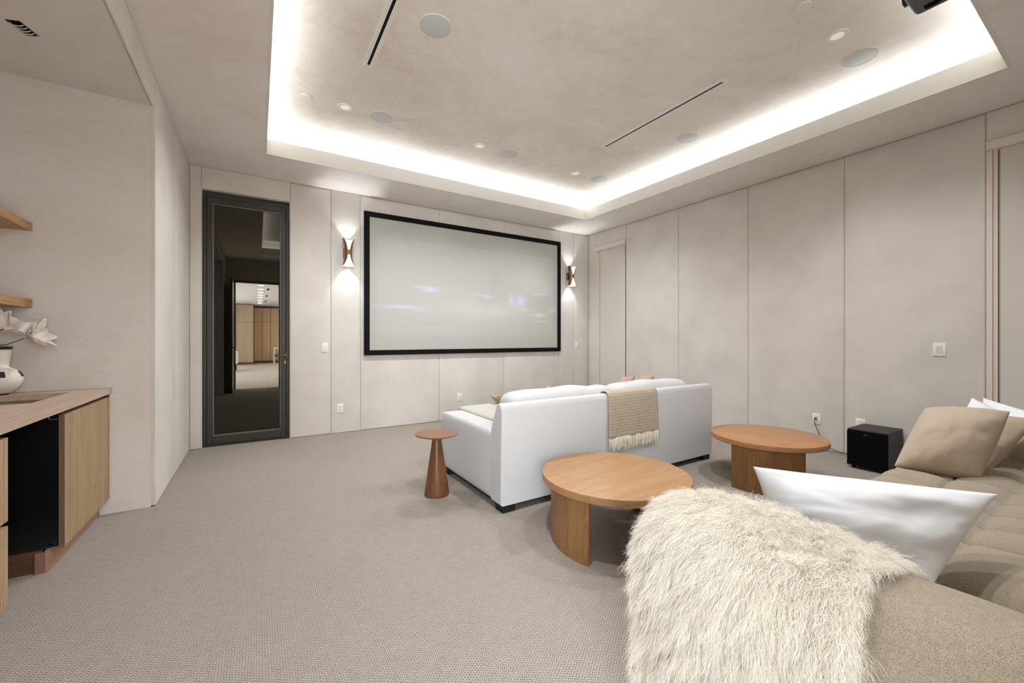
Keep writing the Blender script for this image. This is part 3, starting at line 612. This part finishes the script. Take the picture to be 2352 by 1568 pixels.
# ---- cushions: generic pillow from four corner points
def pillow(name, label, P, T, mat, group=None, pinch=.07, seed=0, wr=.006, n=46, cat='pillow', flange=True):
    P = [Vector(p) for p in P]; c = sum(P, Vector()) / 4
    nrm = ((P[1] - P[0]) + (P[2] - P[3])).cross((P[3] - P[0]) + (P[2] - P[1])).normalized()
    t = bmesh.new()
    def surf(sg):
        def F(u, v):
            a, b = u * 2 - 1, v * 2 - 1
            a2 = a * (1 - pinch * (1 - b * b)); b2 = b * (1 - pinch * (1 - a * a)); uu, vv = (a2 + 1) / 2, (b2 + 1) / 2
            p = P[0] * (1 - uu) * (1 - vv) + P[1] * uu * (1 - vv) + P[2] * uu * vv + P[3] * (1 - uu) * vv
            h = T * (max(0, 1 - abs(a) ** 2.4) ** .62) * (max(0, 1 - abs(b) ** 2.4) ** .62)
            q = Vector((a * 2.3 + seed * 7, b * 2.3, sg * 3)); e = (1 - a ** 8) * (1 - b ** 8)
            rad = math.atan2(b, a); cr = math.sin(rad * 9 + seed + 3 * noise.noise(q)) * (abs(a) + abs(b)) * .5
            w_ = wr * e * (noise.noise(q * .8) * 2.0 + noise.noise(q * 2) * .35 + .12 * cr)
            return p + nrm * sg * (h + w_ + .0015)
        return F
    A = grid(t, surf(1), n, n); Bv = grid(t, surf(-1), n, n)
    bmesh.ops.remove_doubles(t, verts=t.verts, dist=.0035)
    o = obj(name, t, mat, None, smooth='all')
    o.location = c
    o.data.transform(Matrix.Translation(-c))
    md = o.modifiers.new('s', 'SUBSURF'); md.levels = 1; md.render_levels = 1
    return tag(o, label, cat, group)
PK = [([ray(1432, 863, 4.50), ray(1459, 860, 4.15), (3.15, 2.84, .58), (3.31, 3.15, .58)], 'clay pink pillow on the white sofa, the one nearer the woven throw'),
      ([ray(1480, 860, 4.72), ray(1503, 860, 4.35), (3.40, 2.84, .58), (3.55, 3.14, .58)], 'clay pink pillow on the white sofa, the one nearer the right arm')]
for k, (P, lb) in enumerate(PK): pillow('throw_pillow', lb, P, .055, 'pink', 'clay pink pillows on the white sofa', .16, k, .003, 24)
# wooden tray with grey cloth on the seat
t = thing('wooden_tray', 'pale wooden tray holding a grey cloth on the white sofa seat', 'tray', (2.12, 3.36, .575), rotz=-.12)
def frus(a0, b0, a1, b1, z0, z1):
    bm = bmesh.new(); r = []
    for a, b, z in ((a0, b0, z0), (a1, b1, z1), (a1 - .008, b1 - .008, z1), (a0 - .008, b0 - .008, z0 + .008)): r.append([bm.verts.new((sx * a, sy * b, z)) for sx, sy in ((-1, -1), (1, -1), (1, 1), (-1, 1))])
    for A, Bq in zip(r, r[1:]):
        for i in range(4): bm.faces.new((A[i], A[(i + 1) % 4], Bq[(i + 1) % 4], Bq[i]))
    bm.faces.new(r[0]); bm.faces.new(r[-1]); return bm
obj('tray_body', frus(.15, .10, .19, .13, 0, .055), 'tray', t)
o = obj('folded_cloth', rbox(-.145, .145, -.09, .09, .011, .062, .02, 10, .005, 4), 'greycloth', None, smooth=True); o.location = (2.12, 3.36, .575); o.rotation_euler = (0, 0, -.12); tag(o, 'grey cloth bundle lying in the wooden tray on the sofa', 'cloth')

# ================================================================== WOVEN THROW over the white sofa back
t = thing('woven_throw', 'beige and brown woven throw with cream fringe hung over the white sofa back', 'throw blanket', (2.68, sy0, .75))
path = [(sy0 - .014, .388), (sy0 - .013, .50), (sy0 - .012, .62), (sy0 - .010, .70), (sy0 - .004, .738), (sy0 + .012, .757), (sy0 + .04, .763), (sy0 + .068, .757), (sy0 + .088, .735), (sy0 + .10, .72), (sy0 + .115, .700)]
pp = smoothpath([(0, a, b) for a, b in path], 6); nP = len(pp); cum = [0]
for a, b in zip(pp, pp[1:]): cum.append(cum[-1] + (b - a).length)
bm = bmesh.new(); uvl = bm.loops.layers.uv.new('UVMap'); NX = 60; uvd = {}
V = []
for i in range(NX + 1):
    u = i / NX; row = []
    for j in range(nP):
        q = pp[j]; k = max(0, 1 - cum[j] / .38)
        x = 2.385 + .59 * u + .012 * k * (u - .2); wv_ = .006 * math.sin(u * 9 + 1) * k + .004 * math.sin(u * 23) * k
        z = q.z; v = bm.verts.new((x, q.y - abs(wv_) * .8 - .002, z)); uvd[v] = (.59 * u, cum[j]); row.append(v)
    V.append(row)
for i in range(NX):
    for j in range(nP - 1): bm.faces.new((V[i][j], V[i + 1][j], V[i + 1][j + 1], V[i][j + 1]))
for f in bm.faces:
    for lp in f.loops: lp[uvl].uv = uvd[lp.vert]
o = obj('woven_cloth', bm, 'throw', t, smooth=True, world=True); md = o.modifiers.new('thick', 'SOLIDIFY'); md.thickness = .005; md.offset = 0
bm = bmesh.new(); random.seed(3)
for k in range(150):
    u = (k + random.random()) / 150; x = 2.385 + .59 * u + .012 * (u - .2); L = random.uniform(.075, .115); yy = sy0 - .016 - random.uniform(0, .006)
    dx = random.uniform(-.012, .012); tube(bm, smoothpath([(x, yy, .392), (x + dx * .3, yy - .003, .392 - L * .4), (x + dx, yy, .392 - L)], 4), .0034, 5, .0022)
f_ = obj('fringe', bm, 'fringe', t, smooth=True, world=True); f_['kind'] = 'stuff'

# ================================================================== TABLES
def coffee(name, label, cx, cy, R, legs, z1, top_m, leg_m):
    t = thing(name, label, 'coffee table', (cx, cy, 0), group='round oak coffee tables')
    obj('tabletop', lathe(bmesh.new(), [(.002, z1 - .040), (R - .002, z1 - .040), (R, z1 - .038), (R, z1 - .0025), (R - .0008, z1 - .0007), (R - .0025, z1), (.002, z1)], 96), top_m, t, smooth=True)
    for (lx, ly, r, a0, a1, th) in legs:
        bm = bmesh.new(); n = 28; a0, a1 = math.radians(a0), math.radians(a1)
        o_ = [(lx - cx + r * math.cos(a0 + (a1 - a0) * i / n), ly - cy + r * math.sin(a0 + (a1 - a0) * i / n)) for i in range(n + 1)]
        i_ = [(lx - cx + (r - th) * math.cos(a0 + (a1 - a0) * i / n), ly - cy + (r - th) * math.sin(a0 + (a1 - a0) * i / n)) for i in range(n + 1)]
        A = prism(bm, o_ + i_[::-1], 0, z1 - .040, 'XY')
        ee = [e for e in bm.edges if abs(e.verts[0].co.z - e.verts[1].co.z) > .1 and min((e.verts[0].co.xy - Vector(q)).length for q in (o_[0], o_[-1], i_[0], i_[-1])) < 1e-4]
        bmesh.ops.bevel(bm, geom=ee, offset=.008, segments=3, affect='EDGES', profile=.5)
        obj('leg', bm, leg_m, t, smooth=True)
    return t
def rot3(cx, cy, lx, ly, r, a0, a1, th):
    L = []
    for k in range(3):
        a = math.radians(120 * k); dx, dy_ = lx - cx, ly - cy
        L.append((cx + dx * math.cos(a) - dy_ * math.sin(a), cy + dx * math.sin(a) + dy_ * math.cos(a), r, a0 + 120 * k, a1 + 120 * k, th))
    return L
coffee('coffee_table', 'round oak coffee table beside the fur throw, in front of the sofa back', 1.845, 1.767, .438, [(1.856, 1.725, .42, 125.7, 199.7, .032), (1.834, 1.809, .42, 305.7, 379.7, .032)], .377, 'oak', 'oakv')
coffee('coffee_table', 'round oak coffee table between the white sofa and the subwoofer', 3.647, 1.764, .425, [(3.647, 1.764, .42, 170, 242, .032), (3.647, 1.764, .42, 350, 422, .032)], .380, 'oak2', 'oakv2')
t = thing('side_table', 'small brown walnut pedestal side table with a conical base by the white sofa', 'side table', (1.165, 2.942, 0))
obj('tabletop', lathe(bmesh.new(), [(.036, .418), (.040, .424), (.158, .458), (.163, .462), (.164, .468), (.161, .471), (.155, .4715)], 72), 'walnut', t, smooth=True)
obj('pedestal', lathe(bmesh.new(), [(.093, 0), (.094, .004), (.0935, .02), (.037, .405), (.036, .42)], 64), 'walnutv', t, smooth=True)

# ================================================================== SUBWOOFER
t = thing('subwoofer', 'black subwoofer cabinet on the carpet against the right wall', 'speaker', (4.84, 1.40, 0))
obj('cabinet', B(4.655, 5.035, 1.256, 1.545, .03, .36, bevel=.003), 'subwood', t, world=True)
obj('front_grille', B(4.635, 4.656, 1.257, 1.544, .032, .350, bevel=.004), 'dark', t, world=True)
obj('top_strip', B(4.637, 4.656, 1.262, 1.539, .351, .357), 'black', t, world=True)
obj('badge', boxes([(4.6335, 4.635, 1.406 + .0045 * (k - 3), 1.4095 + .0045 * (k - 3), .3195, .3255 if k in (0, 3) else .3235) for k in range(7)]), 'copper', t, world=True)
for x in (4.69, 4.98):
    for y in (1.29, 1.51):
        bm = bmesh.new(); lathe(bm, [(.015, 0), (.018, .03)], 16, (x, y)); obj('foot', bm, 'rubber', t, world=True)
bm = tube(bmesh.new(), smoothpath([(5.03, 1.27, .2), (5.05, 1.25, .19), (5.052, 1.25, .16), (5.045, 1.26, .12)]), .004, 6); obj('cable', bm, 'rubber', t, smooth=True, world=True)

# ================================================================== TAN SECTIONAL SOFA
t = thing('sectional_sofa', 'large tan boucle tufted sofa along the back wall', 'sofa', (2.68, .3, 0))
ZS = .395; puff = .058; Xs = [1.24, 1.42] + [1.80, 2.28, 2.51, 2.73, 2.95, 3.20, 3.46, 3.74, 4.08]
prof = []   # seat path: from the back, flat, roll over the front, down
ys = np.linspace(-.02, .76, 79)
for y in ys: prof.append((y, ZS, 0, 1))
for k in range(1, 25):
    a = PI / 2 * k / 24; prof.append((.76 + .11 * math.sin(a), ZS - .11 + .11 * math.cos(a), math.sin(a), math.cos(a)))
for z in np.linspace(ZS - .12, .03, 26): prof.append((.87, z, 1, 0))
ss = [0]
for a, b in zip(prof, prof[1:]): ss.append(ss[-1] + math.hypot(b[0] - a[0], b[1] - a[1]))
def s_at(y): return y + .02
Ls = [s_at(-.02), s_at(.385), s_at(.60), s_at(.76) + .09, s_at(.76) + .36, ss[-1]]
def fcell(v, Lst):
    for a, b in zip(Lst, Lst[1:]):
        if a <= v <= b: k = (v - a) / (b - a) * 2 - 1; return max(0, 1 - abs(k) ** 2.6) ** .45
    return 0
xs = np.unique(np.concatenate([np.linspace(Xs[0], Xs[-1], 440), Xs]))
bm = bmesh.new(); V = []
fs = [fcell(s_, Ls) for s_ in ss]
for x in xs:
    fx = fcell(x, Xs); row = []
    for (y, z, ny, nz), f2 in zip(prof, fs):
        d = puff * (1.25 if 1.80 < x < 2.28 else 1) * fx * (.35 + .65 * f2) + .003 * noise.noise(Vector((x * 9, y * 9, z * 9)))
        row.append(bm.verts.new((x, y + ny * d, z + nz * d)))
    V.append(row)
for i in range(len(V) - 1):
    for j in range(len(prof) - 1): bm.faces.new((V[i][j], V[i + 1][j], V[i + 1][j + 1], V[i][j + 1]))
obj('seat', bm, 'boucle', t, smooth='all', world=True)
def armroll(name, x0, x1, zt, y0, y1, seams, outer, zb=.04):
    """big rounded channel-tufted arm running front to back"""
    cx, hw = (x0 + x1) / 2, (x1 - x0) / 2; N = 60; M_ = 150; bm = bmesh.new(); V = []
    for j in range(M_ + 1):
        y = y0 + (y1 - y0) * j / M_; row = []
        e0, e1 = (y - y0) / .12, (y1 - y) / .12; k = min(1, max(0, min(e0, e1))); end = (1 - (1 - k) ** 2.2) ** .5
        fy = fcell(y, seams)
        for i in range(N + 1):
            a = PI * i / N; ca, sa = math.cos(a), math.sin(a); n_ = .42
            px = (abs(ca) ** n_) * (1 if ca > 0 else -1); pz = abs(sa) ** .72
            hz = zt - zb
            d = .012 * fy
            ed = .86 + .14 * end
            row.append(bm.verts.new((cx + (hw * ed - .012 + d) * px, y if k > 0 else y, zb + (hz * (.93 + .07 * end) - .012 + d) * pz)))
        V.append(row)
    for i in range(M_):
        for j in range(N): bm.faces.new((V[i][j], V[i + 1][j], V[i + 1][j + 1], V[i][j + 1]))
    for r in (V[0], V[-1]): bm.faces.new(r)
    return obj(name, bm, 'boucle', t, smooth='all', world=True)
armroll('armrest', .965, 1.30, .685, -.02, .86, [-.02, .305, .60, .86], -1)
armroll('armrest', 4.04, 4.42, .69, -.02, .88, [-.02, .305, .60, .88], 1)
bm = rbox(.965, 4.42, -.34, -.02, .04, .76, .09, 30, .004, 9); obj('backrest', bm, 'boucle', t, smooth='all', world=True)
for x in (1.05, 2.68, 4.3):
    for y in (-.25, .7): obj('leg', B(x, x + .06, y, y + .06, 0, .05), 'black', t, world=True)

# pillows on the tan sofa (corner order: top-left, top-right, bottom-right, bottom-left)
R = ray
pillow('white_pillow', 'large white cotton pillow leaning behind the fur throw', [R(1726, 1070, 1.47), R(2297, 1134, 1.35), R(2145, 1345, 1.18), Vector((1.60, .76, .47))], .115, 'whitecot', 'white pillows on the tan sofa', .035, 2, .010, 60)
pillow('beige_pillow', 'beige linen pillow in front of the others at the far end of the tan sofa', [R(2124, 935, 2.50), R(2322, 944, 2.25), R(2252, 1102, 2.17), R(2052, 1071, 2.37)], .115, 'beigelin', 'beige linen pillows on the tan sofa', -.035, 5, .009)
pillow('beige_pillow', 'beige linen pillow tucked behind the front beige pillow', [R(2205, 950, 2.68), R(2385, 962, 2.42), R(2262, 1095, 2.30), R(2130, 1075, 2.50)], .08, 'beigelin', 'beige linen pillows on the tan sofa', .0, 6, .007)
pillow('beige_pillow', 'beige linen pillow rearmost, at the sofa back', [R(2310, 985, 2.72), R(2480, 985, 2.32), R(2450, 1095, 2.25), R(2290, 1078, 2.52)], .07, 'beigelin', 'beige linen pillows on the tan sofa', .06, 8, .006)
pillow('white_pillow', 'white pillow with one peaked corner above the beige pillows', [R(2232, 912, 2.80), R(2345, 965, 2.60), R(2290, 1060, 2.58), R(2180, 990, 2.72)], .06, 'whitecot', 'white pillows on the tan sofa', .05, 3, .006)
pillow('white_pillow', 'white pillow with a folded flap sloping behind the beige pillows', [R(2256, 912, 2.90), R(2440, 965, 2.45), R(2400, 1040, 2.42), R(2250, 990, 2.82)], .055, 'whitecot', 'white pillows on the tan sofa', .05, 9, .01)

# ================================================================== SHEEPSKIN over the near arm
t = thing('fur_throw', 'long-haired cream sheepskin throw draped over the near arm of the tan sofa', 'throw blanket', (1.1, .6, .7))
prof2 = smoothpath([(1.285, 0, .600), (1.270, 0, .655), (1.215, 0, .690), (1.15, 0, .698), (1.06, 0, .690), (.99, 0, .655), (.960, 0, .58), (.955, 0, .42), (.965, 0, .24), (.975, 0, .09)], 8)
nP = len(prof2)
def furpt(s_, y):
    """s_ 0..1 along the profile (inner edge -> outer hem), y across"""
    q = s_ * (nP - 1); i = min(nP - 2, int(q)); f = q - i; p = prof2[i] * (1 - f) + prof2[i + 1] * f
    ye = 0
    k = max(0, (y - .72) / .085); x = 1.165 + (p.x - 1.165) * (1 - .10 * k * k); z = p.z * (1 - .035 * k * k)
    nz = .020 * noise.noise(Vector((p.x * 6, y * 6, p.z * 6)))
    return Vector((x - nz * (1 if s_ > .5 else 0), y + .0, z + nz * (s_ < .5)))
def nrm_at(s_, y):
    a, b = furpt(max(0, s_ - .01), y), furpt(min(1, s_ + .01), y); tan = (b - a).normalized(); c_, d_ = furpt(s_, y - .01), furpt(s_, y + .01)
    return (d_ - c_).cross(tan).normalized() * -1, tan
bm = bmesh.new(); grid(bm, lambda u, v: furpt(v, .335 + u * .475), 40, 60)
o = obj('pelt', bm, 'pelt', t, smooth='all', world=True); md = o.modifiers.new('thick', 'SOLIDIFY'); md.thickness = .008; md.offset = 0
n0, _ = nrm_at(.5, .6)
SG = 1 if n0.x < 0 or n0.z > 0 else -1
# wool: clumped, wavy locks
NC, PER, NPT = 9500, 20, 9
rng = np.random.default_rng(5); pos = np.zeros((NC * PER, NPT, 3), np.float32)
kk = 0; tt = np.linspace(0, 1, NPT)
for ci in range(NC):
    fr = rng.random() < .10
    s_ = rng.random(); y = .335 + .475 * rng.random()
    if fr: y = .81 - .02 * rng.random()
    n_, tan = nrm_at(s_, y); n_ = n_ * SG; side = n_.cross(tan)
    L = .060 * (0.75 + .5 * rng.random()); lay = .55 + .35 * rng.random()
    flow = tan * (1 if s_ > .25 else (-.2 + s_ * 4.0)) + side * .55 * noise.noise(Vector((s_ * 5, y * 7, 1.7))) * 2
    flow += Vector((0, 1, 0)) * (.6 if y > .76 else (-1.1 * min(1, (.52 - y) / .12) if y < .52 else 0)) + Vector((0, 0, -.35))
    if s_ < .12: flow += -tan * 1.2
    D = (n_ * (1.0 - lay * .55) + flow.normalized() * lay * .85 + Vector(rng.normal(0, .17, 3))).normalized()
    root0 = furpt(s_, y); w1 = rng.uniform(0, 6.28); fq = rng.uniform(1.3, 2.4) * 2 * PI; am = rng.uniform(.0025, .006)
    e1 = np.array(D.cross(Vector((.3, .8, .2))).normalized()); e2 = np.cross(np.array(D), e1); Dn = np.array(D); g = np.array((0, 0, -1.0))
    for h_ in range(PER):
        ro = np.array(root0) + np.array(tan) * rng.normal(0, .009) + np.array(side) * rng.normal(0, .009)
        Lh = L * rng.uniform(.75, 1.12); spread = np.array((rng.normal(0, .07), rng.normal(0, .07), rng.normal(0, .07)))
        tip = (np.array(root0) - ro) * .25
        c1 = am * (tt ** .8) * np.sin(fq * tt + w1 + rng.normal(0, .25)); c2 = am * (tt ** .8) * np.cos(fq * tt + w1 + rng.normal(0, .25))
        P_ = ro[None] + (Dn + spread)[None] * (Lh * tt)[:, None] + tip[None] * (tt ** 1.5)[:, None] + g[None] * (.5 * Lh * tt ** 2)[:, None] + e1[None] * c1[:, None] + e2[None] * c2[:, None]
        pos[kk] = P_; kk += 1
pos -= np.array(t.location, np.float32)
hc = bpy.data.hair_curves.new('wool'); hc.add_curves([NPT] * (NC * PER))
hc.attributes['position'].data.foreach_set('vector', pos.ravel())
ra = hc.attributes.get('radius') or hc.attributes.new('radius', 'FLOAT', 'POINT')
ra.data.foreach_set('value', np.tile(np.interp(tt, [0, .5, 1], [.00038, .00034, .00012]).astype(np.float32), NC * PER))
tw = NT('wool'); tw.t.nodes.remove(tw.b); hb_ = tw.n('ShaderNodeBsdfDiffuse'); tr_ = tw.n('ShaderNodeBsdfTranslucent'); mx = tw.n('ShaderNodeMixShader'); mx.inputs[0].default_value = .35
hi = tw.n('ShaderNodeHairInfo'); colr = tw.ramp(hi.outputs['Random'], [(0, lin((230, 220, 202))), (.5, lin((238, 232, 220))), (1, lin((245, 242, 236)))])
tw.l(colr, hb_.inputs[0]); tw.l(colr, tr_.inputs[0]); tw.l(hb_.outputs[0], mx.inputs[1]); tw.l(tr_.outputs[0], mx.inputs[2]); tw.l(mx.outputs[0], tw.t.nodes['Material Output'].inputs[0])
hc.materials.append(tw.m); ho = bpy.data.objects.new('wool', hc); link(ho, t); ho['kind'] = 'stuff'

# ================================================================== BEYOND THE DOORWAY
def wardrobe(x0, x1, y, z1, mat, label, split=2.02):
    t = thing('tall_cabinet', label, 'cabinet', ((x0 + x1) / 2, y, 0), group='tall cabinets in the room beyond the doorway')
    obj('carcass', B(x0, x1, y - .55, y - .022, 0, z1), 'cabd', t, world=True)
    obj('upper_door', B(x0 + .010, x1 - .010, y - .02, y, split + .006, z1 - .01), mat, t, world=True); obj('lower_door', B(x0 + .010, x1 - .010, y - .02, y, .10, split - .006), mat, t, world=True)
LBW = ['tall pale oak cabinet reflected in the glass door, next to the grey-toned one', 'tall pale oak cabinet reflected in the glass door, behind the desk end', 'tall pale oak cabinet reflected in the glass door, beside the middle one', 'tall pale oak cabinet reflected at the edge of the glass door']
for k in range(4): wardrobe(-.14 + k * .35, .21 + k * .35, -12.3, 2.70, 'farcab', LBW[(0, 2, 1, 3)[k]])
wardrobe(-.82, -.145, -11.2, 2.765, 'farcab2', 'wide grey-toned tall cabinet reflected in the glass door', 1.95)
t = thing('desk', 'white desk reflected in the glass door in front of oak cabinets', 'desk', (1.3, -11.5, 0))
obj('desktop', B(.66, 2.0, -11.8, -11.2, .71, .76), 'trimw', t, world=True)
for x in (.66, 1.95): obj('leg', B(x, x + .05, -11.8, -11.2, 0, .71), 'trimw', t, world=True)
t = thing('bench_seat', 'white upholstered seat edge reflected in the glass door', 'seat', (-.85, -7.0, 0))
obj('seat', rbox(-1.25, -.60, -7.6, -6.4, .25, .72, .06, 8), 'whitecot', t, smooth=True, world=True)
for y in (-7.5, -6.5): obj('leg', B(-.70, -.66, y, y + .04, 0, .25), 'black', t, world=True)
for k, y in enumerate((-3.2, -4.3, -5.4, -6.4, -7.4, -8.6, -9.6, -10.6)):
    bm = bmesh.new(); lathe(bm, [(.001, -.003), (.075, -.003), (.08, 0)], 20, cap=False); o = obj('ceiling_spotlight', bm, 'farlamp'); o.location = (.10, y, FZ)
    tag(o, 'lit ceiling spot reflected in the glass door, ' + ('nearest', 'second', 'third', 'fourth', 'fifth', 'sixth', 'seventh', 'last')[k] + ' from the doorway in its row', 'ceiling light', 'row of lit spots beyond the doorway')
for k, y in enumerate((-4.2, -6.6, -9.2)):
    o = obj('ceiling_slot', B(-.03, .03, -.25, .25, -.004, 0), 'dark'); o.location = (.30, y, FZ); tag(o, 'black ceiling slot reflected in the glass door, ' + ('nearest the doorway', 'middle of the three', 'nearest the oak cabinets')[k], 'air vent', 'black ceiling slots beyond the doorway')
